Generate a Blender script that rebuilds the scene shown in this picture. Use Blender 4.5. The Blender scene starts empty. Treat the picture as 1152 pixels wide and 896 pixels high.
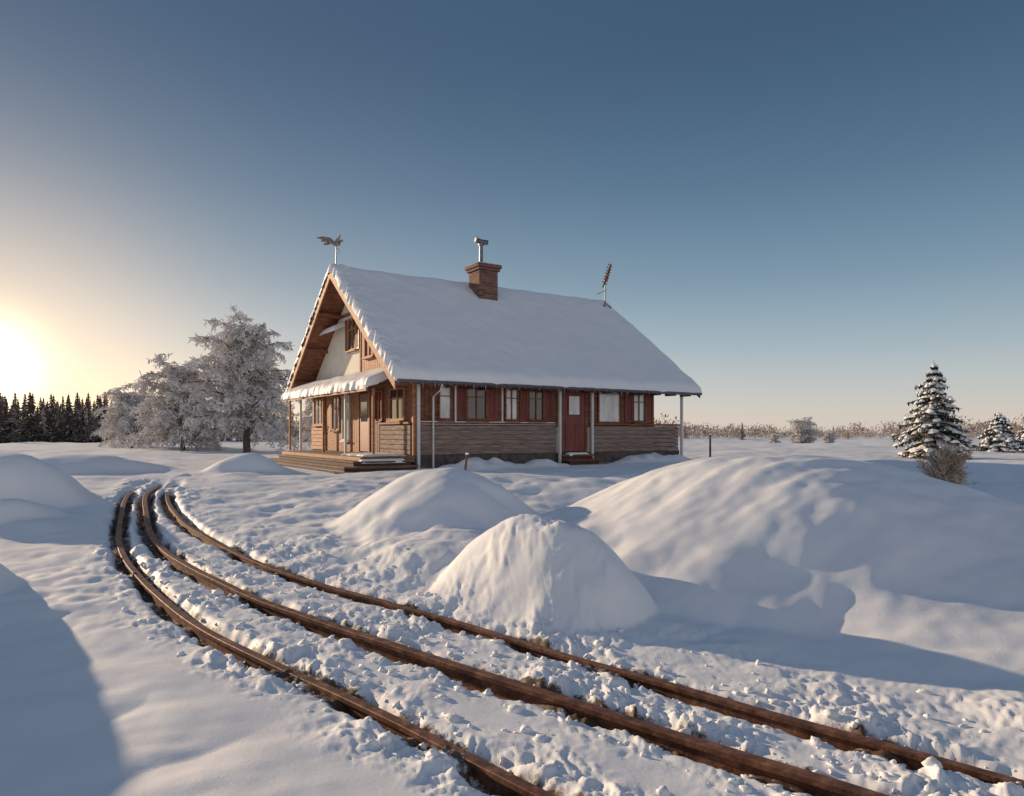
import bpy, math, random
import numpy as np
from mathutils import Vector, Matrix
random.seed(7)
R=math.radians
scene=bpy.context.scene
scene.view_settings.view_transform='Standard'
scene.view_settings.look='None'
scene.view_settings.exposure=0
SUN_AZ=-54.0; SUN_EL=12.0

# ------------------------------------------------------------ noise
def make_noise(seed):
    rng=np.random.RandomState(seed)
    p=rng.permutation(256); p=np.concatenate([p,p])
    ang=rng.rand(256)*2*np.pi; gx=np.cos(ang); gy=np.sin(ang)
    def n(x,y):
        x=np.asarray(x,dtype=np.float64); y=np.asarray(y,dtype=np.float64)
        xf=np.floor(x); yf=np.floor(y)
        xi=xf.astype(np.int64)&255; yi=yf.astype(np.int64)&255
        fx=x-xf; fy=y-yf
        u=fx*fx*fx*(fx*(fx*6-15)+10); v=fy*fy*fy*(fy*(fy*6-15)+10)
        def g(ix,iy,dx,dy):
            h=p[p[ix&255]+(iy&255)]
            return gx[h]*dx+gy[h]*dy
        a=g(xi,yi,fx,fy); b=g(xi+1,yi,fx-1,fy)
        c=g(xi,yi+1,fx,fy-1); d=g(xi+1,yi+1,fx-1,fy-1)
        return ((a*(1-u)+b*u)*(1-v)+(c*(1-u)+d*u)*v)*1.4
    return n
N1=make_noise(1);N2=make_noise(2);N3=make_noise(3)
def sstep(a,b,x):
    t=np.clip((x-a)/(b-a),0,1); return t*t*(3-2*t)

# ------------------------------------------------------------ rails (world coords)
def catmull(P,step=0.08):
    P=[np.array(p,float) for p in P]
    P=[2*P[0]-P[1]]+P+[2*P[-1]-P[-2]]
    out=[]
    for i in range(1,len(P)-2):
        p0,p1,p2,p3=P[i-1:i+3]
        n=max(2,int(np.linalg.norm(p2-p1)/step))
        for k in range(n):
            t=k/n
            out.append(.5*((2*p1)+(-p0+p2)*t+(2*p0-5*p1+4*p2-p3)*t*t+(-p0+3*p1-3*p2+p3)*t**3))
    out.append(P[-2])
    return np.array(out)
def smooth_line(L,n=40):
    L=L.copy()
    for _ in range(n):
        L[1:-1]=L[1:-1]*.5+.25*(L[:-2]+L[2:])
    return L
railA=smooth_line(catmull([(9.5,-4.4),(4.4,-.2),(2.1,2.0),(.12,3.97),(-.72,4.85),(-1.6,5.72),(-2.75,6.75),(-4.25,8.45),(-5.9,10.7),(-7.3,13.3),(-8.4,15.6),(-9.5,18.9)]),80)
railB=smooth_line(catmull([(11.2,-3.6),(6.3,0),(3.85,2.15),(1.81,3.97),(1.25,4.47),(.48,5.19),(-.575,6.05),(-1.84,7.15),(-3.26,8.4),(-5.35,10.75),(-6.95,13.5),(-8.0,15.6),(-9.1,18.9)]),80)
railC=smooth_line(catmull([(12.2,-2.9),(7.2,.6),(4.7,2.5),(2.95,3.97),(2.4,4.5),(1.7,5.15),(.85,5.95),(-.25,7.0),(-1.6,8.15),(-3.2,9.5),(-5.3,11.9),(-6.6,13.8),(-7.65,15.8),(-8.75,18.9)]),80)

GX0,GX1,GY0,GY1,GS=-14.,14.,-6.,21.,.05
gx=np.arange(GX0,GX1+GS,GS); gy=np.arange(GY0,GY1+GS,GS)
def dist_grid(L):
    XX,YY=np.meshgrid(gx,gy); D=np.full(XX.shape,1e9)
    L=L[::2]
    for a in range(0,len(L)-1):
        p=L[a];q=L[a+1];dx,dy=q-p
        x0=int((min(p[0],q[0])-2.6-GX0)/GS);x1=int((max(p[0],q[0])+2.6-GX0)/GS)
        y0=int((min(p[1],q[1])-2.6-GY0)/GS);y1=int((max(p[1],q[1])+2.6-GY0)/GS)
        x0=max(x0,0);y0=max(y0,0)
        if x1<=x0 or y1<=y0: continue
        X=XX[y0:y1,x0:x1];Y=YY[y0:y1,x0:x1]
        t=np.clip(((X-p[0])*dx+(Y-p[1])*dy)/(dx*dx+dy*dy+1e-12),0,1)
        d=np.hypot(X-p[0]-t*dx,Y-p[1]-t*dy)
        D[y0:y1,x0:x1]=np.minimum(D[y0:y1,x0:x1],d)
    return np.minimum(D,2.6)
DA,DB,DC=dist_grid(railA),dist_grid(railB),dist_grid(railC)
def samp(D,x,y):
    u=np.clip((x-GX0)/GS,0,D.shape[1]-1.001);v=np.clip((y-GY0)/GS,0,D.shape[0]-1.001)
    i=u.astype(int);j=v.astype(int);fu=u-i;fv=v-j
    r=(D[j,i]*(1-fu)+D[j,i+1]*fu)*(1-fv)+(D[j+1,i]*(1-fu)+D[j+1,i+1]*fu)*fv
    out=(x<GX0)|(x>GX1)|(y<GY0)|(y>GY1)
    return np.where(out,2.6,r)

def h0(x,y): return .9*sstep(5,21,y)
def dome(x,y,cx,cy,rx,ry,rot,h,p):
    c,s=math.cos(R(rot)),math.sin(R(rot))
    dx=x-cx;dy=y-cy
    u=(dx*c+dy*s)/rx;v=(-dx*s+dy*c)/ry
    q=np.clip(1-(u*u+v*v),0,1)
    return h*q**p
rs=np.random.RandomState(5)
dents=[]
for k in range(45):
    dents.append((-4.5+7*rs.rand(),9+9*rs.rand(),.12+.18*rs.rand(),.02+.04*rs.rand()))

def H(x,y):
    x=np.asarray(x,float);y=np.asarray(y,float)
    a=samp(DA,x,y);b=samp(DB,x,y);c=samp(DC,x,y)
    d=np.minimum(np.minimum(a,b),c)
    wx=x+.26*N1(x*.45,y*.45)+.06*N2(x*1.5,y*1.5); wy=y+.26*N2(x*.45+9,y*.45)+.06*N1(x*1.5+5,y*1.5)
    m=dome(wx,wy,4.2,10.6,4.6,4.1,-12,1.33,1.3)
    m=np.maximum(m,dome(wx,wy,.30,7.95,1.2,1.12,-20,.93,.95))
    m=np.maximum(m,dome(wx,wy,-1.15,12.1,2.2,1.8,-25,.98,1.4))
    m=m+dome(wx,wy,-.6,9.8,2.1,1.7,-30,.33,1.4)
    m2=dome(wx,wy,7.9,8.6,6.0,4.8,-25,.42,1.1)
    m=np.sqrt(m*m+m2*m2*.85)
    m=np.maximum(m,dome(wx,wy,-10.3,14.3,1.9,1.4,20,1.05,1.2))
    m=np.maximum(m,dome(wx,wy,-9.0,12.7,1.0,.7,20,.35,1.2))
    m=np.maximum(m,dome(wx,wy,-8.4,7.4,2.8,1.6,35,1.6,1.2))
    m=np.maximum(m,dome(wx,wy,-5.4,3.9,1.7,1.1,25,1.15,1.2))
    m=np.maximum(m,dome(wx,wy,-7.4,20.6,1.5,1.1,10,.5,1.3))
    m=np.maximum(m,dome(wx,wy,-12.6,20.5,3.0,1.4,10,.45,1.3))
    m=np.maximum(m,dome(wx,wy,13.5,14.5,5,2.3,-10,.30,1.3))
    m=np.maximum(m,dome(wx,wy,5.2,18.6,3.2,1.5,20,.25,1.3))
    m=np.maximum(m,dome(wx,wy,1.0,16.2,3.5,1.6,-10,.22,1.3))
    rr=np.hypot(x,y)
    far=sstep(18,60,rr)
    und=.08*N1(x*.22,y*.22)+.05*N2(x*.6,y*.6)+far*(.30*N3(x*.045,y*.09)+.1*N1(x*.15,y*.3))*(1-sstep(300,900,rr))
    mc=np.clip(m,0,1)
    dr=(np.abs(N3(x*.55+y*.35,y*.9-x*.3)))*.08*(1-far)*(1-.7*mc)
    near=1-sstep(10,26,rr)
    # wind-carved lips on the drifts
    wind=.030*N2(x*.9+y*.7,y*2.0-x*1.2)+.012*N3(x*2.2+y*1.5,y*4.6-x*2.8)
    und=und+ .010*N1(x*2.3,y*2.3)+.005*N2(x*5,y*5)*near+wind*near*(.35+.65*mc)
    f=sstep(.15,1.25,d)
    hs=(x+3.03)*.8387+(y-22)*.5446; ht=-(x+3.03)*.5446+(y-22)*.8387
    hx=np.maximum(np.maximum(-3.1-hs,hs-11.8),0);hy=np.maximum(np.maximum(-.7-ht,ht-10.6),0)
    fh=sstep(.1,1.6,np.hypot(hx,hy))
    z=h0(x,y)+(m+und+dr)*f*fh
    bank=dome(hs+.3*N1(x,y),ht,1.6,-1.2,1.5,.8,0,.28,1)+dome(hs+.3*N1(x,y),ht,9.2,-1.0,2.1,.8,0,.3,1)+dome(hs,ht,4,-1.2,1.1,.6,0,.2,1)
    z=z+bank*(1+.6*N2(x*2.2,y*2.2))
    qx=x+.10*N2(x*3,y*3)+.04*N1(x*8,y*8);qy=y+.10*N3(x*3,y*3)+.04*N2(x*8,y*8)
    cr=.04+.042*N1(qx*2.4,qy*2.4)+.030*N2(qx*5.5+3,qy*5.5)+.026*(.35-np.abs(N3(qx*7,qy*7)))+.020*N3(qx*13,qy*13)+.014*N1(qx*25,qy*25)+.007*N2(x*48,y*48)
    cmask=.30+1.05*sstep(-.35,.4,N2(x*.9+40,y*.9))
    wc=(1-sstep(.22,.65,d+.25*N3(x*1.1,y*1.1)))*(1-sstep(19,21,y))
    wr=.65*(1-sstep(.8,1.9,c+.6*N1(x*.9,y*.9)))*(c<a)
    w=np.maximum(wc,wr*near)*cmask
    z=z+w*cr-.02*w
    rp=np.abs(N2(x*1.3,y*1.6))*.07+np.abs(N3(x*3.1,y*3.1))*.035
    z=z+rp*near*(1-np.clip(w,0,1))*(1-.85*sstep(.1,.6,m))*sstep(6,9,y)*(1-sstep(1.5,5,np.abs(x+3.0)))*(y>0)
    for (dx,dy,dr_,dh) in dents:
        mk=(np.abs(x-dx)<3*dr_)&(np.abs(y-dy)<3*dr_)
        if np.any(mk):
            z[mk]=z[mk]-dh*np.exp(-(((x[mk]-dx)**2+(y[mk]-dy)**2)/(dr_*dr_)))
    for D,s_ in ((a,.0),(b,7.),(c,13.)):
        wn=.13+.05*N1(x*1.7+s_,y*1.7)+.03*N2(x*6,y*6+s_)
        g=1-sstep(wn*.6,wn+.09,D)
        fill=.70*sstep(.08,.40,N3(x*1.1+s_*3,y*1.1))
        z=z-(.135*(1-fill))*g*(1-sstep(16.5,18.5,y))
    return z
def Hs(x,y): return float(H(np.array([float(x)]),np.array([float(y)]))[0])

# ------------------------------------------------------------ material helpers
def mat(name):
    m=bpy.data.materials.new(name); m.use_nodes=True
    nt=m.node_tree; b=nt.nodes['Principled BSDF']
    return m,nt,b
def nd(nt,t,**kw):
    n=nt.nodes.new(t)
    for k,v in kw.items(): setattr(n,k,v)
    return n
def noise_mat(name,c1,c2,scale=5,rough=.8,stretch=(1,1,1),bump=.3,bscale=None,detail=6,dist=.02,metal=0,c3=None):
    m,nt,b=mat(name); L=nt.links
    tc=nd(nt,'ShaderNodeTexCoord'); mp=nd(nt,'ShaderNodeMapping'); mp.inputs['Scale'].default_value=stretch
    L.new(tc.outputs['Object'],mp.inputs['Vector'])
    n=nd(nt,'ShaderNodeTexNoise'); n.inputs['Scale'].default_value=scale; n.inputs['Detail'].default_value=detail; n.inputs['Roughness'].default_value=.65
    L.new(mp.outputs[0],n.inputs['Vector'])
    r=nd(nt,'ShaderNodeValToRGB'); r.color_ramp.elements[0].position=.32; r.color_ramp.elements[1].position=.68
    r.color_ramp.elements[0].color=(*c1,1); r.color_ramp.elements[1].color=(*c2,1)
    if c3:
        e=r.color_ramp.elements.new(.5); e.color=(*c3,1)
    L.new(n.outputs['Fac'],r.inputs[0]); L.new(r.outputs[0],b.inputs['Base Color'])
    b.inputs['Roughness'].default_value=rough; b.inputs['Metallic'].default_value=metal
    if bump:
        n2=nd(nt,'ShaderNodeTexNoise'); n2.inputs['Scale'].default_value=bscale or scale*3; n2.inputs['Detail'].default_value=5
        L.new(mp.outputs[0],n2.inputs['Vector'])
        bp=nd(nt,'ShaderNodeBump'); bp.inputs['Strength'].default_value=bump; bp.inputs['Distance'].default_value=dist
        L.new(n2.outputs['Fac'],bp.inputs['Height']); L.new(bp.outputs[0],b.inputs['Normal'])
    return m
def snow_mat(name,dirt=False,fine=1.0):
    m,nt,b=mat(name);L=nt.links
    tc=nd(nt,'ShaderNodeTexCoord')
    n=nd(nt,'ShaderNodeTexNoise'); n.inputs['Scale'].default_value=.8; n.inputs['Detail'].default_value=4
    L.new(tc.outputs['Object'],n.inputs['Vector'])
    r=nd(nt,'ShaderNodeValToRGB'); r.color_ramp.elements[0].color=(.86,.865,.88,1); r.color_ramp.elements[1].color=(.93,.93,.93,1)
    L.new(n.outputs['Fac'],r.inputs[0])
    col=r.outputs[0]
    if dirt:
        at=nd(nt,'ShaderNodeAttribute'); at.attribute_name='dirt'
        nn=nd(nt,'ShaderNodeTexNoise'); nn.inputs['Scale'].default_value=14; nn.inputs['Detail'].default_value=6; nn.inputs['Roughness'].default_value=.7
        L.new(tc.outputs['Object'],nn.inputs['Vector'])
        ad=nd(nt,'ShaderNodeMath',operation='ADD'); L.new(at.outputs['Fac'],ad.inputs[0]); L.new(nn.outputs['Fac'],ad.inputs[1])
        rr=nd(nt,'ShaderNodeMapRange'); rr.inputs['From Min'].default_value=.98; rr.inputs['From Max'].default_value=1.16
        L.new(ad.outputs[0],rr.inputs['Value'])
        mx=nd(nt,'ShaderNodeMix',data_type='RGBA'); L.new(rr.outputs[0],mx.inputs['Factor']); L.new(col,mx.inputs[6])
        r2=nd(nt,'ShaderNodeValToRGB'); r2.color_ramp.elements[0].color=(.045,.025,.016,1); r2.color_ramp.elements[1].color=(.18,.11,.075,1)
        L.new(nn.outputs['Fac'],r2.inputs[0]); L.new(r2.outputs[0],mx.inputs[7])
        col=mx.outputs[2]
    L.new(col,b.inputs['Base Color'])
    b.inputs['Roughness'].default_value=.6
    b.inputs['Specular IOR Level'].default_value=.3
    n1=nd(nt,'ShaderNodeTexNoise'); n1.inputs['Scale'].default_value=30*fine; n1.inputs['Detail'].default_value=7; n1.inputs['Roughness'].default_value=.78
    L.new(tc.outputs['Object'],n1.inputs['Vector'])
    b1=nd(nt,'ShaderNodeBump'); b1.inputs['Strength'].default_value=.42; b1.inputs['Distance'].default_value=.010
    L.new(n1.outputs['Fac'],b1.inputs['Height'])
    L.new(b1.outputs[0],b.inputs['Normal'])
    return m
M_ground=snow_mat('ground_snow',True)
M_snow=snow_mat('snow')
M_wood=noise_mat('brown_wood',(.09,.034,.019),(.35,.145,.072),3,.7,(1,1,6),.4,c3=(.20,.076,.04))
M_woodL=noise_mat('warm_wood',(.25,.10,.045),(.52,.27,.13),3,.7,(1,1,5),.4)
M_dark=noise_mat('dark_wood',(.045,.025,.018),(.11,.06,.04),4,.8,(1,1,5),.3)
M_step=noise_mat('step_planks',(.10,.055,.035),(.30,.18,.12),4,.85,(1,1,5),.5)
M_grey=noise_mat('weathered_planks',(.15,.10,.08),(.42,.33,.275),2.5,.85,(1,1,9),.5,c3=(.27,.20,.165))
M_white=noise_mat('white_paint',(.60,.58,.55),(.80,.78,.75),4,.6,(1,1,.6),.15)
M_plaster=noise_mat('cream_plaster',(.72,.66,.55),(.83,.78,.69),2.2,.9,(1,1,1),.3,bscale=30)
M_stone=noise_mat('foundation_stone',(.05,.04,.04),(.17,.13,.11),5,.9,(1,1,1),.6)
M_door=noise_mat('red_door_paint',(.15,.026,.019),(.27,.06,.04),3,.5,(1,1,.3),.2)
M_metal=noise_mat('dull_metal',(.12,.12,.125),(.25,.25,.26),8,.45,(1,1,1),.1,metal=.8)
M_rust=noise_mat('rusty_steel',(.09,.034,.017),(.38,.18,.095),9,.55,(1,1,1),.5,bscale=40,dist=.006,metal=.25,c3=(.19,.08,.043))
M_bark=noise_mat('bark',(.05,.038,.03),(.16,.125,.10),8,.9,(1,1,.4),.5)
M_frost=noise_mat('frosted_twigs',(.50,.46,.44),(.90,.89,.89),1.0,.8,(1,1,1),0)
M_frostg=noise_mat('golden_frosted_twigs',(.40,.27,.18),(.78,.66,.54),2,.8,(1,1,1),0)
M_needle=noise_mat('spruce_needles',(.035,.035,.024),(.11,.095,.06),3,.8,(1,1,1),0)
M_far=noise_mat('distant_conifers',(.075,.057,.046),(.18,.14,.115),.6,.9,(1,1,1),0)
M_farfrost=noise_mat('distant_frosted_bushes',(.34,.26,.21),(.66,.57,.50),.35,.9,(1,1,1),0)
M_feather=noise_mat('weathered_vane',(.08,.05,.04),(.42,.38,.36),14,.6,(1,1,1),.2)
def glass_mat(name,c1,c2):
    m=noise_mat(name,c1,c2,2.2,.12,(1,1,.4),.05,dist=.004)
    b=m.node_tree.nodes['Principled BSDF']; b.inputs['Coat Weight'].default_value=.8; b.inputs['Coat Roughness'].default_value=.04
    return m
M_glass=glass_mat('window_glass',(.012,.014,.018),(.06,.055,.055))
M_curtain=glass_mat('curtained_glass',(.42,.42,.43),(.80,.79,.78))
M_redcurt=glass_mat('red_curtain_glass',(.22,.025,.02),(.42,.06,.05))
m,nt,b=mat('chimney_brick');L=nt.links
tc=nd(nt,'ShaderNodeTexCoord');sx=nd(nt,'ShaderNodeSeparateXYZ');ad=nd(nt,'ShaderNodeMath',operation='ADD');cb=nd(nt,'ShaderNodeCombineXYZ')
L.new(tc.outputs['Object'],sx.inputs[0]);L.new(sx.outputs[0],ad.inputs[0]);L.new(sx.outputs[1],ad.inputs[1]);L.new(ad.outputs[0],cb.inputs[0]);L.new(sx.outputs[2],cb.inputs[1])
bt=nd(nt,'ShaderNodeTexBrick');bt.inputs['Scale'].default_value=1;bt.inputs['Brick Width'].default_value=.27;bt.inputs['Row Height'].default_value=.10;bt.inputs['Mortar Size'].default_value=.012
bt.inputs['Color1'].default_value=(.30,.12,.075,1);bt.inputs['Color2'].default_value=(.10,.042,.033,1);bt.inputs['Mortar'].default_value=(.20,.17,.15,1)
L.new(cb.outputs[0],bt.inputs['Vector']);L.new(bt.outputs['Color'],b.inputs['Base Color']);b.inputs['Roughness'].default_value=.9
bp=nd(nt,'ShaderNodeBump');bp.invert=True;bp.inputs['Strength'].default_value=.6;bp.inputs['Distance'].default_value=.01;L.new(bt.outputs['Fac'],bp.inputs['Height']);L.new(bp.outputs[0],b.inputs['Normal'])
M_brick=m

# ------------------------------------------------------------ mesh builder
class MB:
    def __init__(s): s.v=[];s.f=[];s.m=[];s.mats=[]
    def mi(s,m):
        if m not in s.mats: s.mats.append(m)
        return s.mats.index(m)
    def add(s,vs,fs,m):
        o=len(s.v);k=s.mi(m); s.v.extend(vs)
        for f in fs: s.f.append(tuple(i+o for i in f)); s.m.append(k)
    def box(s,x0,x1,y0,y1,z0,z1,m):
        if x0>x1:x0,x1=x1,x0
        if y0>y1:y0,y1=y1,y0
        s.add([(x0,y0,z0),(x1,y0,z0),(x1,y1,z0),(x0,y1,z0),(x0,y0,z1),(x1,y0,z1),(x1,y1,z1),(x0,y1,z1)],
              [(0,3,2,1),(4,5,6,7),(0,1,5,4),(1,2,6,5),(2,3,7,6),(3,0,4,7)],m)
    def tube(s,pts,rad,n,m,cap=True):
        pts=[Vector(p) for p in pts]; vs=[];fs=[]
        for i,p in enumerate(pts):
            d=(pts[min(i+1,len(pts)-1)]-pts[max(i-1,0)])
            if d.length<1e-7:d=Vector((0,0,1))
            d.normalize()
            a=Vector((0,0,1)) if abs(d.z)<.9 else Vector((1,0,0))
            u=d.cross(a).normalized();w=d.cross(u)
            for k in range(n):
                t=2*math.pi*k/n
                vs.append(tuple(p+(u*math.cos(t)+w*math.sin(t))*rad[i]))
        for i in range(len(pts)-1):
            for k in range(n):
                a=i*n+k;b_=i*n+(k+1)%n
                fs.append((a,b_,b_+n,a+n))
        if cap:
            fs.append(tuple(range(n)));fs.append(tuple(range((len(pts)-1)*n,len(pts)*n))[::-1])
        s.add(vs,fs,m)
    def obj(s,name,parent=None,smooth=False,bevel=0):
        me=bpy.data.meshes.new(name); me.from_pydata([tuple(v) for v in s.v],[],s.f)
        for m in s.mats: me.materials.append(m)
        me.polygons.foreach_set('material_index',s.m)
        if smooth: me.polygons.foreach_set('use_smooth',[True]*len(s.f))
        me.update()
        o=bpy.data.objects.new(name,me); scene.collection.objects.link(o)
        if parent: o.parent=parent
        if bevel:
            bm=o.modifiers.new('b','BEVEL'); bm.width=bevel; bm.segments=2; bm.limit_method='ANGLE'
        return o
def empty(name,loc,rot=0):
    e=bpy.data.objects.new(name,None); e.location=loc; e.rotation_euler=(0,0,rot); e.empty_display_size=.5
    scene.collection.objects.link(e); return e

# ------------------------------------------------------------ terrain sheet
front=np.linspace(R(90+68),R(90-68),900)
back=np.linspace(R(90-68),R(90-68)-(2*math.pi-R(136)),90)[1:-1]
ang=np.concatenate([front,back])
rad=np.concatenate([[0.02,.3,.7],np.exp(np.linspace(math.log(1.2),math.log(60),660)),np.exp(np.linspace(math.log(62),math.log(6000),70))])
A,RR=np.meshgrid(ang,rad)
X=(RR*np.cos(A)).ravel();Y=(RR*np.sin(A)).ravel()
Z=H(X,Y)
na=len(ang);nr=len(rad)
co=np.stack([X,Y,Z],1)
i=np.arange(nr-1)[:,None];j=np.arange(na)[None,:];j2=(j+1)%na
F=np.stack([i*na+j+0*j2,(i+1)*na+j,(i+1)*na+j2,i*na+j2],-1).reshape(-1,4)
F=F[:,::-1]
me=bpy.data.meshes.new('snow_ground')
me.vertices.add(len(co));me.vertices.foreach_set('co',co.ravel())
me.loops.add(F.size);me.loops.foreach_set('vertex_index',F.ravel())
me.polygons.add(len(F));me.polygons.foreach_set('loop_start',np.arange(0,F.size,4));me.polygons.foreach_set('loop_total',np.full(len(F),4))
me.polygons.foreach_set('use_smooth',np.ones(len(F),bool))
me.update(calc_edges=True);me.validate()
a=samp(DA,X,Y);b_=samp(DB,X,Y);c=samp(DC,X,Y)
dm=np.minimum(np.minimum(a,b_*.9),c)
dirt=.74*(1-sstep(.08,.27,dm))*(1-sstep(15,18,Y))+.15*N1(X*2,Y*2)*(dm<.5)
at=me.attributes.new('dirt','FLOAT','POINT');at.data.foreach_set('value',np.clip(dirt,0,1).astype(np.float32))
me.materials.append(M_ground)
g=bpy.data.objects.new('snow_ground',me);scene.collection.objects.link(g)

# ------------------------------------------------------------ rails
track=empty('railway_track',(0,0,0))
prof=[(-.065,-.15),(.065,-.15),(.065,-.135),(.014,-.115),(.012,-.05),(.036,-.035),(.038,-.004),(.032,0),(-.032,0),(-.038,-.004),(-.036,-.035),(-.012,-.05),(-.014,-.115),(-.065,-.135)]
def rail(L,name,lift,sc=1.0):
    vs=[];fs=[];n=len(prof)
    for i,p in enumerate(L):
        t=L[min(i+1,len(L)-1)]-L[max(i-1,0)];t=t/np.linalg.norm(t);nm=np.array([-t[1],t[0]])
        z=float(h0(p[0],p[1]))+lift+.018*float(N1(p[0]*.7,p[1]*.7)) - .06*max(0,(p[1]-15.5))
        for (u,w) in prof: vs.append((p[0]+nm[0]*u*sc,p[1]+nm[1]*u*sc,z+w*sc))
        if i:
            for k in range(n):
                a=(i-1)*n+k;b=(i-1)*n+(k+1)%n
                fs.append((a,b,b+n,a+n))
    fs.append(tuple(range(n)));fs.append(tuple(range((len(L)-1)*n,len(L)*n)))
    mb=MB();mb.add(vs,fs,M_rust);mb.obj(name,track)
rail(railA,'rail_outer',.01,1.1)
rail(railB,'rail_middle',.045,1.2)
rail(railC,'rail_inner',.025,1.0)

import bmesh
def ico(sub):
    bm=bmesh.new();bmesh.ops.create_icosphere(bm,subdivisions=sub,radius=1)
    v=np.array([p.co[:] for p in bm.verts]);f=np.array([[q.index for q in p.verts] for p in bm.faces]);bm.free();return v,f
rs=np.random.RandomState(11)
def clumps(name,P,S,sub):
    v0,f0=ico(sub);vs=[];fs=[];o=0
    for (x,y,z),s in zip(P,S):
        sc=s*(np.array([1,1,.7])*(.5+1.0*rs.rand(3)))
        ph=rs.rand(3)*40
        d=1+.65*N1(v0[:,0]*1.5+ph[0]+v0[:,2],v0[:,1]*1.5+ph[1])+.45*N2(v0[:,0]*2.9+ph[1],v0[:,2]*2.9+ph[2])
        th=rs.rand()*6.28;c_,s_=math.cos(th),math.sin(th)
        w=v0*d[:,None]*sc
        w=np.stack([w[:,0]*c_-w[:,1]*s_,w[:,0]*s_+w[:,1]*c_,w[:,2]],1)+np.array([x,y,z])
        vs.append(w);fs.append(f0+o);o+=len(v0)
    vs=np.concatenate(vs);fs=np.concatenate(fs)
    me=bpy.data.meshes.new(name);me.from_pydata(vs.tolist(),[],fs.tolist());me.polygons.foreach_set('use_smooth',np.ones(len(fs),bool))
    me.materials.append(M_snow);o_=bpy.data.objects.new(name,me);scene.collection.objects.link(o_);return o_
pts=[];sz=[]
rails=[railA,railB,railC]
for k in range(3600):
    q=rs.choice([0,1,1,2,2]);Lr=rails[q]
    i=int(len(Lr)*(.18+.5*rs.rand()))
    i=min(i,len(Lr)-2)
    p=Lr[i]+rs.randn(2)*(.28 if q else .2)
    if q==2 and rs.rand()<.15: p=p+np.array([.5,.6])*rs.rand()*1.1
    pts.append(p); sz.append(.005+.038*rs.rand()**4)
pts=np.array(pts);sz=np.array(sz)
dmn=np.minimum(np.minimum(samp(DA,pts[:,0],pts[:,1]),samp(DB,pts[:,0],pts[:,1])),samp(DC,pts[:,0],pts[:,1]))
keep=(dmn>sz+.05)|(rs.rand(len(sz))<.05)
keep&=np.hypot(pts[:,0]-.3,pts[:,1]-7.95)>1.1
pts=pts[keep];sz=sz[keep]
zz=H(pts[:,0],pts[:,1])
clumps('snow_clumps',np.column_stack([pts,zz+sz*.1]),sz,2)

# ------------------------------------------------------------ HOUSE
HX,HY,HZ=-3.03,22.0,.9
house=empty('wooden_house',(HX,HY,HZ),R(33))
W=10.06;RT=5.03;EV=-.7;EVZ=2.72;RZ=7.02;SL=(RZ-EVZ)/5.73
S0,S1=-.92,11.9
def roofz(t): return RZ-SL*abs(t-RT)
WT=2.80
mb=MB()
pr=[(0,-.4),(W,-.4),(W,roofz(0)-.17),(RT,RZ-.17),(0,roofz(0)-.17)]
vs=[(0.0,t,z) for t,z in pr]+[(10.14,t,z) for t,z in pr]
mb.add(vs,[(0,1,2,3,4)[::-1],(5,6,7,8,9),(0,1,6,5),(1,2,7,6),(2,3,8,7),(3,4,9,8),(4,0,5,9)],M_plaster)
mb.obj('walls',house)
def wb(mb,side,u0,u1,z0,z1,o0,o1,m):
    if side=='f': mb.box(u0,u1,-o1,-o0,z0,z1,m)
    else: mb.box(-o1,-o0,u0,u1,z0,z1,m)
rr=random.Random(3)
mb=MB()
u=0.0
while u<10.13:
    w=.17;u1=min(u+w-.012,10.14)
    wb(mb,'f',u,u1,1.3,WT+.1,-.02,.03+.006*rr.random(),M_wood);u+=w
u=0.0
while u<W-.02:
    w=.18;u1=min(u+w-.012,W)
    wb(mb,'g',u,u1,.35,WT,-.02,.03+.006*rr.random(),M_woodL if 4.6<u<8.2 else M_wood);u+=w
mb.obj('wall_boards',house,bevel=.006)
mb=MB()
def planks(side,u0,u1,z0,z1,o0,o1,m,h=.155):
    z=z0
    while z<z1-.03:
        zt=min(z+h-.014,z1)
        u=u0
        while u<u1-.01:
            e=min(u+2.2+1.5*rr.random(),u1)
            if u1-e<.4:e=u1
            wb(mb,side,u,e-.005,z,zt,o0,o1+.012*rr.random(),m);u=e
        z+=h
planks('f',.06,5.42,.42,1.36,-.01,.09,M_grey)
planks('f',6.98,11.40,.42,1.36,-.01,.09,M_grey)
planks('g',.08,2.5,.42,1.36,-.01,.09,M_grey)
planks('g',8.2,W-.05,.42,1.3,-.01,.09,M_woodL)
mb.box(11.36,11.44,.05,3.0,.42,1.36,M_grey)
mb.box(10.2,11.3,.0,5.0,.25,.40,M_dark)
mb.obj('plank_siding',house,bevel=.008)
mb=MB()
wb(mb,'f',-.03,11.5,-.5,.41,-.06,.05,M_stone)
wb(mb,'g',.0,W,-.5,.40,.005,.04,M_stone)
mb.obj('foundation',house)
mb=MB()
wb(mb,'f',.05,5.4,1.375,1.44,.0,.16,M_wood)
wb(mb,'f',6.98,11.5,1.375,1.44,.0,.16,M_wood)
wb(mb,'f',.05,11.6,2.72,2.86,.045,.15,M_dark)
wb(mb,'g',.08,2.55,1.375,1.44,.0,.16,M_wood)
mb.obj('ledges',house,bevel=.008)
mb=MB()
for s_ in (.05,5.47,6.92,11.46): wb(mb,'f',s_-.045,s_+.045,-.1,2.71,.165,.255,M_white)
wb(mb,'g',-.14,-.05,.4,2.8,-.0,.09,M_woodL)
for t_ in (.55,3.0,5.3,8.1,9.6): mb.box(-1.14,-1.06,t_,t_+.08,.40,2.46,M_white if t_ in (3.0,8.1) else M_woodL)
for s_ in (1.38,3.15): wb(mb,'f',s_,s_+.06,1.44,2.72,.05,.1,M_white)
mb.obj('porch_posts',house,bevel=.01)
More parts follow.
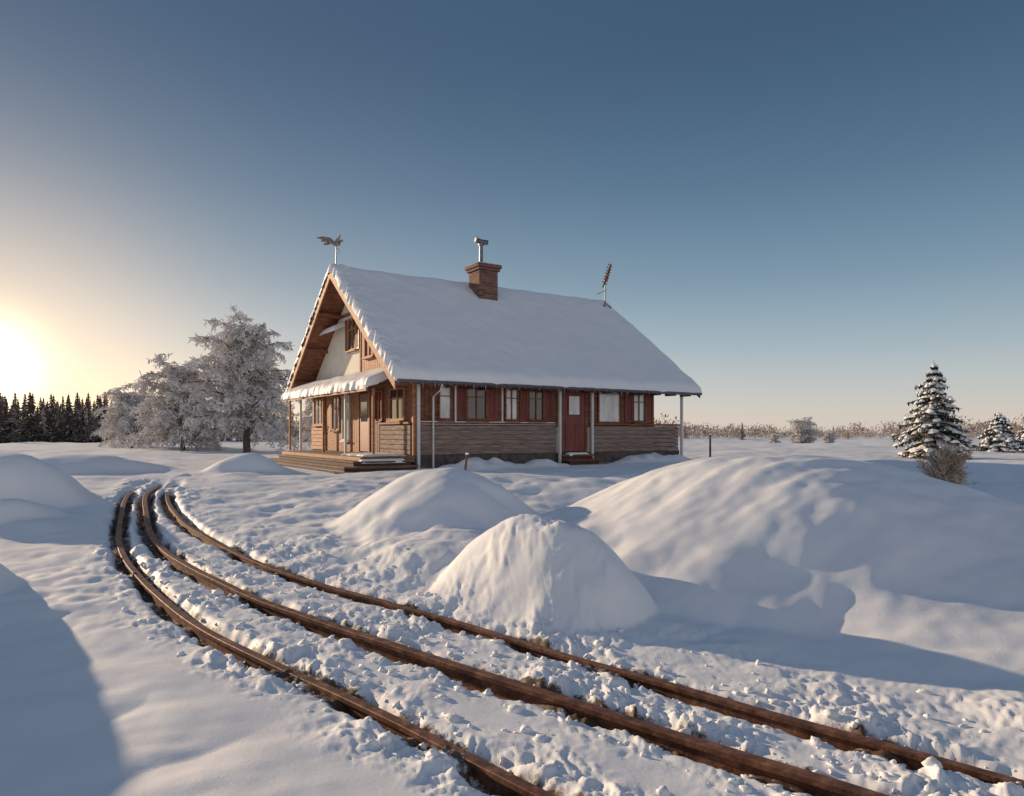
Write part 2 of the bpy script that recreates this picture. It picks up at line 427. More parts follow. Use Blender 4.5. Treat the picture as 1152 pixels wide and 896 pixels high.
def window(mb,side,u0,u1,z0,z1,gm,nm=1,sh=0,fm=None,cross=True):
    fm=fm or M_wood;f=.06
    wb(mb,side,u0+f,u1-f,z0+f,z1-f,-.02,.045,gm)
    wb(mb,side,u0,u0+f,z0,z1,.0,.10,fm);wb(mb,side,u1-f,u1,z0,z1,.0,.10,fm)
    wb(mb,side,u0+f,u1-f,z1-f,z1,.0,.095,fm);wb(mb,side,u0+f,u1-f,z0,z0+f,.0,.095,fm)
    for k in range(1,nm+1):
        c=u0+(u1-u0)*k/(nm+1);wb(mb,side,c-.02,c+.02,z0+f,z1-f,.02,.08,fm)
    if cross:
        zc=z0+(z1-z0)*.66;wb(mb,side,u0+f,u1-f,zc-.016,zc+.016,.02,.072,fm)
    wb(mb,side,u0-.04,u1+.04,z0-.05,z0-.003,.0,.17,fm)
    if sh:
        for a,b in ((u0-sh-.01,u0-.01),(u1+.01,u1+sh+.01)):
            wb(mb,side,a,a+.05,z0,z1,.035,.085,M_door);wb(mb,side,b-.05,b,z0,z1,.035,.085,M_door)
            wb(mb,side,a+.05,b-.05,z1-.06,z1,.035,.08,M_door);wb(mb,side,a+.05,b-.05,z0,z0+.06,.035,.08,M_door)
            z=z0+.06
            while z<z1-.08:
                wb(mb,side,a+.05,b-.05,z,z+.045,.035,.065,M_door);z+=.06
mb=MB()
window(mb,'f',.80,1.30,1.50,2.66,M_curtain,0)
window(mb,'f',1.80,2.6,1.50,2.66,M_glass,1,.34)
window(mb,'f',3.28,3.84,1.50,2.66,M_curtain,1)
window(mb,'f',4.22,4.90,1.50,2.66,M_glass,1,.32)
window(mb,'f',7.30,8.42,1.45,2.66,M_curtain,0,cross=False)
window(mb,'f',9.0,9.66,1.50,2.66,M_curtain,1,.38)
window(mb,'g',.55,1.75,1.50,2.55,M_glass,1,.0,M_woodL)
window(mb,'g',2.3,3.0,1.50,2.55,M_redcurt,1)
window(mb,'g',5.45,6.25,.8,2.5,M_curtain,0,0,M_white)
window(mb,'g',6.55,7.45,1.2,2.5,M_curtain,1,0,M_woodL)
window(mb,'g',8.3,9.7,1.42,2.5,M_curtain,2,0,M_woodL)
window(mb,'g',4.75,5.65,4.15,5.35,M_glass,1,.25,M_woodL)
window(mb,'g',3.1,3.95,3.75,4.75,M_redcurt,1,0,M_woodL)
mb.obj('windows',house,bevel=.005)
mb=MB()
u=2.0
while u<4.3:
    z1=roofz(u)-.32
    wb(mb,'g',u,u+.155,3.1,z1,-.01,.03+.006*rr.random(),M_woodL)
    u+=.17
wb(mb,'g',.35,9.7,2.82,2.98,.0,.07,M_wood)
for t_ in (4.36,): wb(mb,'g',t_,t_+.12,3.0,5.4,.0,.06,M_wood)
wb(mb,'g',3.2,6.9,5.50,5.60,.0,.07,M_wood)
mb.obj('gable_timber',house,bevel=.006)
mb=MB()
wb(mb,'f',5.60,6.78,.42,2.69,-.01,.05,M_dark)
wb(mb,'f',5.60,5.70,.42,2.69,.05,.12,M_wood);wb(mb,'f',6.68,6.78,.42,2.69,.05,.12,M_wood);wb(mb,'f',5.7,6.68,2.60,2.685,.05,.12,M_wood)
wb(mb,'f',5.71,6.67,.45,2.58,.052,.09,M_door)
for (a,b,c_,d) in ((5.80,6.14,.58,1.45),(6.24,6.58,.58,1.45)): wb(mb,'f',a,b,c_,d,.092,.105,M_door)
wb(mb,'f',5.95,6.43,1.75,2.4,.085,.10,M_curtain)
wb(mb,'f',5.91,5.95,1.7,2.45,.09,.115,M_door);wb(mb,'f',6.43,6.47,1.7,2.45,.09,.115,M_door)
mb.tube([(6.55,-.10,1.4),(6.55,-.15,1.4),(6.46,-.155,1.4)],[.012]*3,6,M_metal)
mb.obj('front_door',house,bevel=.005)
mb=MB()
wb(mb,'g',3.4,4.5,.42,2.55,-.01,.05,M_dark)
wb(mb,'g',3.4,3.5,.42,2.55,.05,.11,M_woodL);wb(mb,'g',4.4,4.5,.42,2.55,.05,.11,M_woodL)
wb(mb,'g',3.51,4.39,.44,2.5,.052,.085,M_door);wb(mb,'g',3.65,4.25,1.5,2.2,.086,.095,M_glass)
mb.obj('porch_door',house,bevel=.005)
mb=MB()
def slab(s0,s1,line,th,m):
    n=len(line);vs=[];fs=[]
    for s_ in (s0,s1):
        for (t,z) in line: vs.append((s_,t,z))
        for (t,z) in line: vs.append((s_,t,z-th))
    o=2*n
    for k in range(n-1):
        fs+= [(k,k+1,o+k+1,o+k),(n+k+1,n+k,o+n+k,o+n+k+1),(k+1,k,n+k,n+k+1),(o+k,o+k+1,o+n+k+1,o+n+k)]
    fs+=[(0,n,o+n,o)[::-1],(n-1,2*n-1,o+2*n-1,o+n-1)]
    mb.add(vs,fs,m)
slab(S0,S1,[(EV,EVZ),(RT,RZ),(W+.7,EVZ)],.10,M_wood)
mb.obj('roof',house)
mb=MB()
slab(S0-.05,S0-.002,[(EV-.03,EVZ-.0),(RT,RZ+.02),(W+.73,EVZ-.0)],.34,M_woodL)
slab(S1+.002,S1+.05,[(EV-.03,EVZ),(RT,RZ+.02),(W+.73,EVZ)],.26,M_wood)
mb.box(S0-.02,S1+.02,EV-.06,EV-.003,EVZ-.16,EVZ-.02,M_wood)
for t_ in (.2,2.0,3.5,RT-.07,6.5,8.1,9.8):
    z=roofz(t_+(.14 if t_>RT else 0))-.12-.15
    if abs(t_-RT+.07)<.01:z=RZ-.35
    mb.box(S0+.02,-.0,t_,t_+.14,z-.02,z+.10,M_wood)
s_=-.6
while s_<11.7:
    mb.box(s_,s_+.08,EV+.02,-.155,EVZ-.20,EVZ-.11,M_wood);s_+=.8
mb.tube([(S0,EV-.12,EVZ-.08),(S1,EV-.12,EVZ-.11)],[.05,.05],8,M_metal)
mb.tube([(.55,EV-.12,EVZ-.13),(.55,EV-.05,EVZ-.3),(.55,-.23,EVZ-.5),(.55,-.23,0)],[.032]*4,8,M_white)
mb.obj('roof_trim',house)
mb=MB()
def skirt_slab(t0,t1,s_out,z_out,z_in,th,m):
    vs=[(s_out,t0,z_out),(0,t0,z_in),(0,t1,z_in),(s_out,t1,z_out)]
    vs+=[(a,b,c-th) for a,b,c in vs]
    mb.add(vs,[(0,1,2,3),(7,6,5,4),(0,4,5,1),(1,5,6,2),(2,6,7,3),(3,7,4,0)],m)
skirt_slab(.45,W-.35,-1.35,2.54,3.10,.08,M_wood)
mb.box(-1.40,-1.352,.42,W-.32,2.38,2.56,M_woodL)
skirt_slab(6.0,7.9,-.45,5.02,5.22,.05,M_wood)
mb.obj('porch_roof',house)
def snow_sheet(name,fz,s0,s1,t0,t1,ns,ntt,th,edge,amp=.05,lump=.0):
    s=np.linspace(s0,s1,ns);t=np.linspace(t0,t1,ntt)
    SS,TT=np.meshgrid(s,t)
    de=np.minimum(np.minimum(SS-s0,s1-SS),np.minimum(TT-t0,t1-TT))
    p=np.sqrt(np.clip(1-(1-np.clip(de/edge,0,1))**2,0,1))
    thk=th*(1+.22*N1(SS*.8,TT*.8)+.10*N2(SS*2.5,TT*2.5))
    lm=lump*np.exp(-(SS-s0)/.45)*(np.abs(N1(SS*3,TT*3))+.8*np.abs(N2(SS*7,TT*7)))
    Z=fz(SS,TT)+.015+thk*p+lm*p
    k=np.exp(-de/.15)
    Xp=SS+k*amp*N1(SS*2.2+4,TT*2.2)*1.2+k*(lump>0)*.08*N3(SS*6,TT*6)*(SS<s0+.5); Yp=TT+k*amp*N2(SS*2.2,TT*2.2+8)*1.2
    top=np.stack([Xp,Yp,Z],-1).reshape(-1,3)
    n=ns;m_=ntt
    idx=np.arange(n*m_).reshape(m_,n)
    Fq=np.stack([idx[:-1,:-1],idx[:-1,1:],idx[1:,1:],idx[1:,:-1]],-1).reshape(-1,4).tolist()
    ring=list(idx[0,:])+list(idx[1:,-1])+list(idx[-1,-2::-1])+list(idx[-2:0:-1,0])
    V=top.tolist();o=len(V)
    for q in ring: V.append([top[q][0],top[q][1],top[q][2]-.07])
    nr_=len(ring)
    for q in range(nr_):
        a=ring[q];b=ring[(q+1)%nr_];Fq.append([a,o+q,o+(q+1)%nr_,b])
    mb=MB();mb.add(V,Fq,M_snow);return mb.obj(name,house,smooth=True)
snow_sheet('roof_snow',lambda S,T:RZ+.06-SL*np.sqrt((T-RT)**2+.03),S0-.09,S1+.09,EV-.13,W+.83,220,240,.20,.20,.05,.16)
snow_sheet('porch_roof_snow',lambda S,T:3.10+.415*S,-1.44,-.01,.38,W-.28,30,160,.22,.2,.06,.06)
snow_sheet('canopy_snow',lambda S,T:5.22+.444*S,-.5,-.02,5.95,7.95,16,40,.12,.12,.03)
snow_sheet('sill_snow',lambda S,T:1.42+0*S,.1,5.35,-.155,-.10,80,5,.035,.03,.0)
cs,ct=4.95,4.15
mb=MB()
mb.box(cs-.42,cs+.42,ct-.42,ct+.42,5.9,7.45,M_brick)
mb.box(cs-.49,cs+.49,ct-.49,ct+.49,7.45,7.56,M_brick)
mb.box(cs-.54,cs+.54,ct-.54,ct+.54,7.56,7.70,M_brick)
mb.obj('chimney',house,bevel=.012)
snow_sheet('chimney_snow',lambda S,T:7.68+0*S,cs-.52,cs+.52,ct-.52,ct+.52,14,14,.06,.15,.02)
mb=MB()
mb.tube([(cs-.1,ct,7.65),(cs-.1,ct,8.62)],[.085,.075],10,M_metal)
mb.tube([(cs-.1,ct,8.5),(cs-.1,ct,8.56)],[.12,.12],10,M_metal)
mb.tube([(cs-.36,ct,8.70),(cs-.1,ct,8.66),(cs+.18,ct,8.66)],[.10,.09,.10],10,M_metal)
mb.tube([(cs-.1,ct,7.72),(cs-.1,ct,7.85)],[.16,.1],10,M_metal)
mb.tube([(cs-.26,ct+.05,8.70),(cs-.26,ct+.05,8.88)],[.012,.012],5,M_metal)
mb.obj('chimney_pipe',house,smooth=False)
def fan(mb,pts,th,m):
    n=len(pts);vs=[(x,y-th,z) for x,y,z in pts]+[(x,y+th,z) for x,y,z in pts]
    fs=[tuple(range(n)),tuple(range(2*n-1,n-1,-1))]+[(k,n+k,n+(k+1)%n,(k+1)%n) for k in range(n)]
    mb.add(vs,fs,m)
mb=MB();bx,by,bz=-.75,RT,7.15
mb.tube([(bx,by,bz-.1),(bx+.02,by,bz+.75)],[.022,.016],6,M_metal)
mb.tube([(bx-.30,by,bz+.98),(bx-.2,by,bz+.88),(bx-.05,by,bz+.80),(bx+.10,by,bz+.82),(bx+.17,by,bz+.92),(bx+.22,by,bz+.96),(bx+.31,by,bz+.95)],[.01,.035,.075,.08,.045,.045,.005],10,M_feather)
fan(mb,[(bx-.02,by,bz+.84),(bx-.15,by+.1,bz+1.03),(bx-.38,by+.25,bz+1.08),(bx-.62,by+.35,bz+1.02),(bx-.42,by+.25,bz+.96),(bx-.48,by+.25,bz+.88),(bx-.3,by+.15,bz+.86)],.012,M_feather)
fan(mb,[(bx+.08,by,bz+.84),(bx+.10,by-.2,bz+1.0),(bx+.02,by-.45,bz+1.05),(bx-.1,by-.62,bz+.95),(bx-.1,by-.4,bz+.9),(bx-.12,by-.2,bz+.84)],.012,M_feather)
fan(mb,[(bx-.15,by,bz+.86),(bx-.42,by,bz+.78),(bx-.46,by,bz+.70),(bx-.32,by,bz+.72),(bx-.1,by,bz+.80)],.012,M_feather)
mb.tube([(bx+.0,by,bz+.72),(bx+.15,by,bz+.55),(bx+.06,by,bz+.45)],[.01]*3,5,M_metal)
mb.obj('bird_weathervane',house)
mb=MB();vx,vy=11.4,4.35;vz=roofz(vy)+.2
mb.tube([(vx,vy,vz-.3),(vx,vy,vz+1.25)],[.032,.026],6,M_metal)
mb.tube([(vx-.12,vy,vz+.90),(vx+.06,vy,vz+1.25),(vx+.36,vy,vz+2.0)],[.04,.085,.035],6,M_rust)
for k in range(7):
    q=k/6.; cx=vx-.02+.32*q;cz=vz+1.1+.82*q
    mb.tube([(cx-.13,vy,cz+.06),(cx+.13,vy,cz-.05)],[.028,.028],5,M_feather)
mb.tube([(vx,vy,vz+.15),(vx-.25,vy,vz-.15)],[.025]*2,5,M_metal)
mb.tube([(vx,vy,vz+.2),(vx+.28,vy-.1,vz+.0)],[.025]*2,5,M_metal)
mb.tube([(vx-.45,vy,vz+.55),(vx+.1,vy,vz+.8)],[.014]*2,5,M_metal)
mb.obj('roof_antenna',house)
mb=MB()
s_=-1.75
while s_<-.06:
    mb.box(s_,s_+.14,-.15,8.3,.34,.385+.008*rr.random(),M_step);s_+=.152
mb.box(-1.7,-.05,-.12,8.25,.20,.335,M_dark)
mb.box(-1.80,-1.755,-.15,8.3,.20,.37,M_woodL)
mb.box(-1.75,-.05,-.2,-.155,.20,.37,M_step)
for k,(so,to,z) in enumerate(((-2.15,-.5,.22),(-2.55,-.85,.08),(-2.95,-1.2,-.05))):
    for q in range(2):
        mb.box(so+q*.17,so+.155+q*.17,to,7.6+.25*k,z,z+.05+.01*rr.random(),M_step)
        mb.box(so+.35,-.25,to+q*.17,to+.155+q*.17,z,z+.05+.01*rr.random(),M_step)
    mb.box(so+.03,-.3,to+.04,7.5+.25*k,z-.2,z-.003,M_dark)
mb.obj('porch_deck',house,bevel=.006)
mb=MB()
for k in range(3): mb.box(5.5-.1*k,6.9+.1*k,-.35-.33*k,-.06-.33*k,.28-.16*k,.34-.16*k,M_wood); mb.box(5.55,6.85,-.33-.33*k,-.08-.33*k,-.3,.275-.16*k,M_dark)
mb.obj('door_steps',house,bevel=.006)
snow_sheet('deck_snow',lambda S,T:.385+0*S,-1.5,-.1,.3,2.4,24,40,.05,.4,.12)
snow_sheet('step_snow',lambda S,T:.34+0*S,5.75,6.7,-.34,-.1,14,8,.05,.1,.02)
snow_sheet('platform_snow',lambda S,T:.26+0*S,-1.9,-.5,-.49,-.2,30,8,.05,.12,.04)
mb=MB();s_=-.9
while s_<11.8:
    l=.05+.13*rr.random()**2
    mb.tube([(s_,EV-.13,EVZ-.10),(s_,EV-.13,EVZ-.13-l)],[.012,.002],5,M_curtain);s_+=.12+.35*rr.random()
mb.obj('icicles',house)

# ------------------------------------------------------------ trees
def rvec(r,s): return Vector((r.uniform(-s,s),r.uniform(-s,s),r.uniform(-s,s)))
def strip(mb,a,b_,w,r,m):
    d=(b_-a);t=d.cross(rvec(r,1)); 
    if t.length<1e-6:return
    t=t.normalized()*w
    mb.add([tuple(a-t*.6),tuple(a+t*.6),tuple(a.lerp(b_,.6)+t),tuple(b_),tuple(a.lerp(b_,.6)-t)],[(0,1,2,3,4)],m)
def frosted_tree_mesh(name,Ht,Wd,seed,droop=1.0,nl=60,tw=6,mt=None,trunkh=.10,tl=.42,twd=.030,bark=None):
    r=random.Random(seed);mb=MB();mt=mt or M_frost;bark=bark or M_bark
    tp=[];p=Vector((0,0,-.3));n=8
    for i in range(n+1):
        tp.append(p.copy());p=p+Vector((r.uniform(-.03,.03)*Ht/4,r.uniform(-.03,.03)*Ht/4,Ht*.80/n))
    mb.tube(tp,[Ht*.026*(1-.85*i/n) for i in range(n+1)],8,bark)
    for l in range(nl):
        fh=trunkh+(.95-trunkh)*(l/nl)**.85
        q=fh*n;i=min(int(q),n-1);st=tp[i].lerp(tp[i+1],q-i)
        az=l*2.4+r.uniform(-.4,.4)
        env=math.sqrt(max(.02,1-((fh-.30)/.80)**2)) if fh>.30 else .75+.25*(fh/.3)
        Lg=Wd*.5*env*r.uniform(.62,1.10)
        up=.5+2.1*fh*fh
        d=Vector((math.cos(az),math.sin(az),up)).normalized()
        P=[st];ns=6
        for k in range(ns):
            d=(d+Vector((0,0,-.17*droop))+rvec(r,.12)).normalized()
            P.append(P[-1]+d*Lg*1.18/ns)
        mb.tube(P,[Ht*.007*(1-.85*k/ns)+.006 for k in range(ns+1)],4,bark,False)
        for k in range(1,ns+1):
            for sb in range(3):
                a2=r.uniform(0,6.28)
                dd=((P[k]-P[k-1]).normalized()*.7+Vector((math.cos(a2),math.sin(a2),r.uniform(-.2,.7)))).normalized()
                l2=Lg*r.uniform(.20,.40)*(1.1-.5*k/ns)+.12
                Q=[P[k].lerp(P[k-1],r.random())]
                for w in range(4):
                    dd=(dd+Vector((0,0,-.30*droop))+rvec(r,.2)).normalized();Q.append(Q[-1]+dd*l2/3.2)
                mb.tube(Q,[.018,.016,.014,.012,.006],3,mt,False)
                for w in range(1,5):
                    for _ in range(tw):
                        d3=(rvec(r,1)+Vector((0,0,-.45*droop))).normalized()
                        l3=r.uniform(.4,1.0)*tl
                        a=Q[w].lerp(Q[w-1],r.random())
                        strip(mb,a,a+d3*l3,twd,r,mt)
    return mb.obj(name).data
def place(name,me,x,y,sc=1,rot=0,sx=1):
    o=bpy.data.objects.new(name,me);scene.collection.objects.link(o)
    o.location=(x,y,Hs(x,y)-.02);o.scale=(sc*sx,sc*sx,sc);o.rotation_euler=(0,0,rot);return o
def mesh_only(fn,*a,**k):
    me=fn('tmp_build',*a,**k);o=[q for q in scene.objects if q.data is me][0];bpy.data.objects.remove(o);me.name='tree_mesh';return me
mA=mesh_only(frosted_tree_mesh,8.6,6.2,21,1.1,66,6,None,.21)
mB=mesh_only(frosted_tree_mesh,6.2,5.8,5,1.25,46,6,None,.14)
place('frosted_birch_tree',mA,-16.0,43,1.06,.3)
place('frosted_birch_tree',mB,-21.3,46,1.06,1.2)
place('frosted_birch_tree',mB,-27.8,52,.80,2.9)
place('frosted_birch_tree',mA,-13.6,52,.60,4.0,1.15)
place('frosted_birch_tree',mB,-33.0,60,.62,5.0)
mS=mesh_only(frosted_tree_mesh,.95,1.15,9,-.3,18,3,M_frostg,.05,.13,.006,M_frostg)
place('frosted_shrub',mS,10.2,16.7,1.05,0)
mS2=mesh_only(frosted_tree_mesh,2.5,3.2,19,.2,22,5,M_frost,.05,.4,.035)
place('frosted_bush',mS2,33.5,82,1.1,1)
place('frosted_bush',mS2,37.0,83,.55,2)
place('frosted_bush',mS2,31.0,84,.45,3)
place('frosted_bush',mS2,52.0,92,.5,3)

def spruce_mesh(name,Ht,Wd,seed,snowy=1.0):
    r=random.Random(seed);mb=MB()
    mb.tube([(0,0,-.3),(0,0,Ht*.5),(0,0,Ht)],[Ht*.022,Ht*.013,.006],7,M_bark)
    nv=14
    def quad(c,d,up,l,w,m):
        s=d.cross(up).normalized()*w
        mb.add([tuple(c-s*.5),tuple(c+s*.5),tuple(c+d*l+s*.25),tuple(c+d*l-s*.25)],[(0,1,2,3)],m)
    for lv in range(nv):
        f=lv/(nv-1);z=Ht*(.07+.86*f**.95)
        Lr=Wd*.5*(1-f)**.8*r.uniform(.85,1.12)+.12
        nb=int(13-6*f)
        for b in range(nb):
            az=2*math.pi*b/nb+lv*.9+r.uniform(-.25,.25);L_=Lr*r.uniform(.65,1.15)
            d=Vector((math.cos(az),math.sin(az),.25+r.uniform(-.15,.15)));P=[Vector((0,0,z+r.uniform(-.14,.14)*(1-f)))]
            ns=6
            for k in range(ns):
                d=(d+Vector((0,0,-.17 if k<4 else .08))).normalized();P.append(P[-1]+d*L_/ns)
            mb.tube(P,[.02*(1-.8*k/ns) for k in range(ns+1)],4,M_bark,False)
            for k in range(1,ns+1):
                dirv=(P[k]-P[k-1]).normalized();side=Vector((-math.sin(az),math.cos(az),0))
                wd=L_*.34*(1-.65*k/ns)+.05
                for sgn in (-1,1):
                    for q in range(7):
                        c=P[k].lerp(P[k-1],r.random())
                        dd=(dirv*.7+side*sgn*r.uniform(.5,1.1)+Vector((0,0,r.uniform(-.55,.1)))).normalized()
                        quad(c,dd,Vector((0,0,1))+rvec(r,.5),wd*r.uniform(.7,1.3),.05,M_needle if r.random()<.75 else M_frost)
                for q in range(3):
                    quad(P[k]+rvec(r,.04),Vector((r.uniform(-.3,.3),r.uniform(-.3,.3),-1)).normalized(),side,.13*r.uniform(.6,1.3),.06,M_needle)
                if r.random()<.68*snowy:
                    c=P[k]+Vector((0,0,.035))+side*r.uniform(-.5,.5)*wd
                    rx=wd*r.uniform(.3,.72)+.03;n6=7;ring=[];
                    for a in range(n6):
                        t=2*math.pi*a/n6;rr_=rx*r.uniform(.6,1.25)
                        ring.append(tuple(c+dirv*math.cos(t)*rr_*.9+side*math.sin(t)*rr_+Vector((0,0,-.02-.03*r.random()))))
                    inner=[tuple(Vector(v).lerp(c,.45)+Vector((0,0,.04+.03*r.random()))) for v in ring]
                    topv=tuple(c+Vector((0,0,.06+.03*r.random())))
                    vs=ring+inner+[topv];fs=[]
                    for a in range(n6):
                        fs.append((a,(a+1)%n6,n6+(a+1)%n6,n6+a));fs.append((n6+a,n6+(a+1)%n6,2*n6))
                    mb.add(vs,fs,M_snow)
    o=mb.obj(name);return o.data
mP=mesh_only(spruce_mesh,4.3,3.2,4)
mP2=mesh_only(spruce_mesh,2.4,2.9,8)
place('snowy_spruce_tree',mP,18.4,31,1.0,.5)
place('snowy_spruce_tree',mP2,27.4,40,.95,1.5)
place('snowy_spruce_tree',mP2,29.9,41,.8,2.5)

def far_forest(name,items,m1,m2,frac,seed,ne=100):
    r=random.Random(seed);mb=MB()
    for (x,y,h,kind) in items:
        z=Hs(x,y)-.1
        if kind=='c':
            w=h*r.uniform(.13,.20);fr_=frac*r.choice([.3,1,2.2])
            mb.tube([(x,y,z),(x,y,z+h)],[.08,.012],4,m1,False)
            # whorled drooping sprays so each tree keeps a pointed, ragged spire
            nt_=int(11+h)
            for t in range(nt_):
                f=(t+.4)/nt_
                zz=z+h*(.04+.94*f);rl=w*(1-f)**.85*r.uniform(.75,1.2)+.05
                nb=9
                for b in range(nb):
                    az=6.283*b/nb+r.uniform(-.3,.3);dx,dy=math.cos(az),math.sin(az)
                    L_=rl*r.uniform(.7,1.25);s=L_*.42+.03
                    mb.add([(x-dy*s*.3,y+dx*s*.3,zz+.03*h),(x+dy*s*.3,y-dx*s*.3,zz+.03*h),(x+dx*L_+dy*s*.5,y+dy*L_-dx*s*.5,zz-.045*h*r.uniform(.5,1.2)),(x+dx*L_*1.2,y+dy*L_*1.2,zz-.03*h),(x+dx*L_-dy*s*.5,y+dy*L_+dx*s*.5,zz-.045*h*r.uniform(.5,1.2))],[(0,1,2,3,4)],m2 if r.random()<fr_ else m1)
        else:
            w=h*r.uniform(.4,.75)
            for k in range(ne):
                a=r.uniform(0,6.28);ph=math.acos(r.uniform(-.9,1));q=r.uniform(.3,1)**.6*(1+.15*math.sin(a*3+x))
                c=Vector((x+math.cos(a)*math.sin(ph)*w*q,y+math.sin(a)*math.sin(ph)*w*q,z+h*.48+h*.5*math.cos(ph)*q))
                s=h*.06
                d=(rvec(r,1)+Vector((0,0,.5))).normalized()
                e=c+d*s*2.5;t=d.cross(Vector((.3,.2,1))).normalized()*s*.6
                mb.add([tuple(c-t),tuple(c+t),tuple(e)],[(0,1,2)],m2 if r.random()<frac else m1)
    mb.obj(name)
r=random.Random(2)
it=[]
for k in range(470):
    y=r.uniform(80,112);x=-y*r.uniform(.46,1.10)
    h=(3.0+1.3*float(sstep(40,62,-x*88/y))+.6*math.sin(x*.21)+r.random()**1.6*3.0)*y/92
    it.append((x,y,h,'c'))
for k in range(110):
    y=r.uniform(78,84);x=-y*r.uniform(.42,1.10)
    it.append((x,y,r.uniform(1.0,2.4),'b'))
far_forest('distant_forest',it,M_far,M_farfrost,.25,3,70)
it=[]
for k in range(220):
    y=r.uniform(80,110);x=-y*r.uniform(.27,.58)
    it.append((x,y,r.uniform(1.8,3.6)*y/88,'b' if r.random()<.8 else 'c'))
for k in range(1700):
    y=r.uniform(110,230);x=y*r.uniform(-.35,1.3)
    it.append((x,y,r.uniform(1.8,4.2)*y/180*(1.6 if r.random()<.06 else 1.0)*(.85+.35*math.sin(x*.06)),'b' if r.random()<.94 else 'c'))
far_forest('distant_treeline',it,M_far,M_farfrost,.70,5,60)

def post(x,y,h,rd=.03,lean=0):
    mb=MB()
    mb.tube([(0,0,-.3),(lean*.5,0,h*.5),(lean,0,h)],[rd,rd*.95,rd*.85],7,M_bark)
    mb.tube([(lean,0,h-.005),(lean,0,h+.03),(lean,0,h+.05)],[rd*1.3,rd*1.2,rd*.3],7,M_snow)
    o=mb.obj('wooden_post');o.location=(x,y,Hs(x,y))
post(5.35,19.2,.85,.03)
post(-1.2,17.8,.55,.035,.08)
post(-19.5,42,.9,.06)

# ------------------------------------------------------------ sky, sun, camera
w=bpy.data.worlds.new('World');scene.world=w;w.use_nodes=True
nt=w.node_tree;L=nt.links;bg=nt.nodes['Background']
v=Vector((math.sin(R(SUN_AZ))*math.cos(R(SUN_EL)),math.cos(R(SUN_AZ))*math.cos(R(SUN_EL)),math.sin(R(SUN_EL))))
vg=Vector((math.sin(R(-36.5)),math.cos(R(-36.5)),.074)).normalized()
sk=nd(nt,'ShaderNodeTexSky');sk.sky_type='NISHITA';sk.sun_disc=False
sk.sun_elevation=R(SUN_EL);sk.sun_rotation=R(SUN_AZ);sk.altitude=100;sk.air_density=1.0;sk.dust_density=.6;sk.ozone_density=2.0
tc=nd(nt,'ShaderNodeTexCoord')
sep=nd(nt,'ShaderNodeSeparateXYZ');L.new(tc.outputs['Generated'],sep.inputs[0])
rp=nd(nt,'ShaderNodeValToRGB');cr=rp.color_ramp;cr.interpolation='B_SPLINE'
stops=[(0.0,(.68,.57,.49)),(.045,(.57,.56,.54)),(.11,(.36,.45,.505)),(.20,(.185,.29,.38)),(.32,(.085,.163,.258)),(.48,(.035,.074,.135)),(.75,(.050,.10,.19)),(1,(.08,.15,.25))]
cr.elements[0].position=0;cr.elements[0].color=(*stops[0][1],1);cr.elements[1].position=1;cr.elements[1].color=(*stops[-1][1],1)
for p_,c_ in stops[1:-1]:
    e=cr.elements.new(p_);e.color=(*c_,1)
L.new(sep.outputs[2],rp.inputs[0])
def vmath(op,a=None,b=None):
    n=nd(nt,'ShaderNodeVectorMath',operation=op)
    for i_,q in enumerate((a,b)):
        if q is None: continue
        if hasattr(q,'links'): L.new(q,n.inputs[i_])
        else: n.inputs[i_].default_value=q
    return n
def fmath(op,a=None,b=None,clamp=False):
    n=nd(nt,'ShaderNodeMath',operation=op);n.use_clamp=clamp
    for i_,q in enumerate((a,b)):
        if q is None: continue
        if hasattr(q,'links'): L.new(q,n.inputs[i_])
        else: n.inputs[i_].default_value=q
    return n.outputs[0]
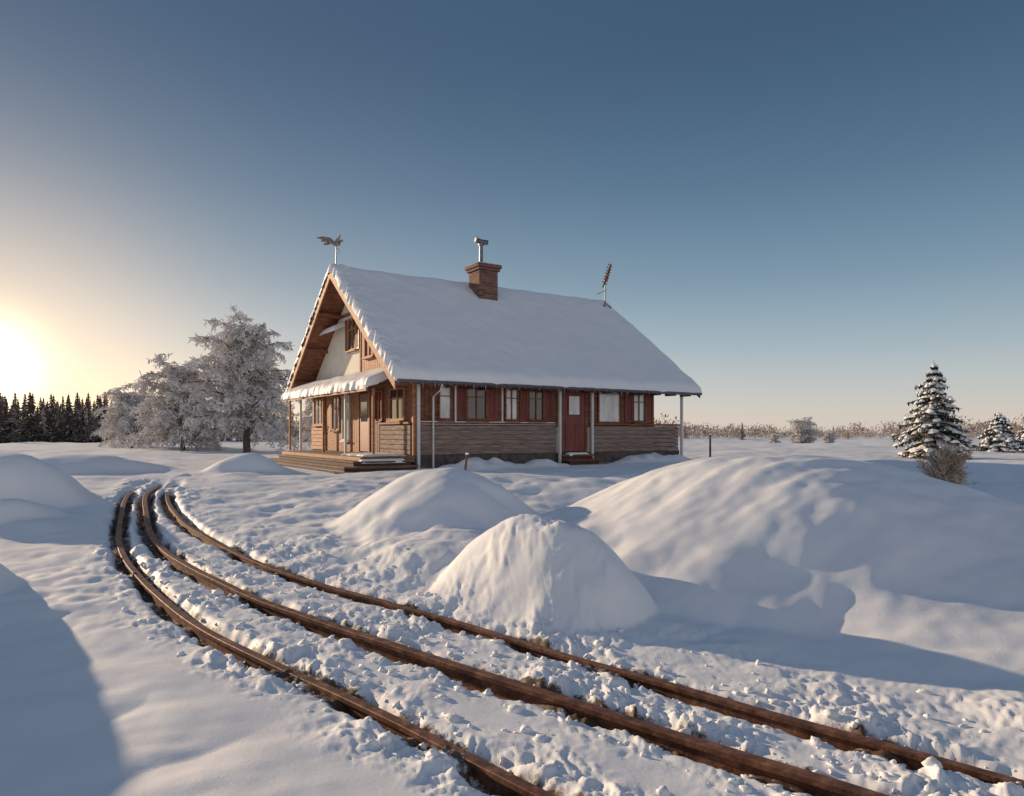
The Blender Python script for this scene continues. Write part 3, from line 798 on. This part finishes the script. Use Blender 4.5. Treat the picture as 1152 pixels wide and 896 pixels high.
def scalec(fac,col):
    n=vmath('SCALE',tuple(col));L.new(fac,n.inputs['Scale']);return n.outputs[0]
dot=vmath('DOT_PRODUCT',tc.outputs['Generated'],tuple(vg)).outputs['Value']
dc=fmath('MAXIMUM',dot,0.0)
g1=fmath('POWER',dc,6.0); g2=fmath('POWER',dc,60.0); g3=fmath('POWER',dc,1100.0)
zc=fmath('MAXIMUM',sep.outputs[2],0.0)
ez=fmath('POWER',2.718,fmath('MULTIPLY',zc,-6.5))
g1=fmath('MULTIPLY',g1,ez)
glow=vmath('ADD',vmath('ADD',scalec(g1,(.52,.27,.06)),scalec(g2,(.46,.26,.08))).outputs[0],scalec(g3,(3.0,2.3,1.2))).outputs[0]
bk=fmath('MAXIMUM',fmath('MULTIPLY',vmath('DOT_PRODUCT',tc.outputs['Generated'],(.35,-.93,.1)).outputs['Value'],1.0),0.0)  # warm glow added to the sky behind the camera to fill the shaded facade
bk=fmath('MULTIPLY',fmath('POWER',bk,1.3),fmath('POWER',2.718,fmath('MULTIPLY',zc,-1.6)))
back_fill=scalec(bk,(.60,.46,.38))
tot=vmath('ADD',vmath('ADD',rp.outputs[0],glow).outputs[0],back_fill).outputs[0]
ten=vmath('SCALE',tot);ten.inputs['Scale'].default_value=10
skn=vmath('SCALE',sk.outputs[0]);skn.inputs['Scale'].default_value=.15
fin=vmath('ADD',ten.outputs[0],skn.outputs[0])
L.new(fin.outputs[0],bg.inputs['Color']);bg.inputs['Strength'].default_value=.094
ld=bpy.data.lights.new('sun','SUN');ld.energy=5;ld.angle=R(.6);ld.color=(1,.75,.50)
lo=bpy.data.objects.new('sun',ld);scene.collection.objects.link(lo);lo.rotation_euler=v.to_track_quat('Z','Y').to_euler();lo.location=(-20,20,20)
cam=bpy.data.cameras.new('camera');co_=bpy.data.objects.new('camera',cam);scene.collection.objects.link(co_)
co_.location=(0,0,2.0);co_.rotation_euler=(R(90),0,0);cam.lens=25;cam.sensor_width=36;cam.shift_y=.034;cam.clip_end=10000;cam.clip_start=.05
scene.camera=co_
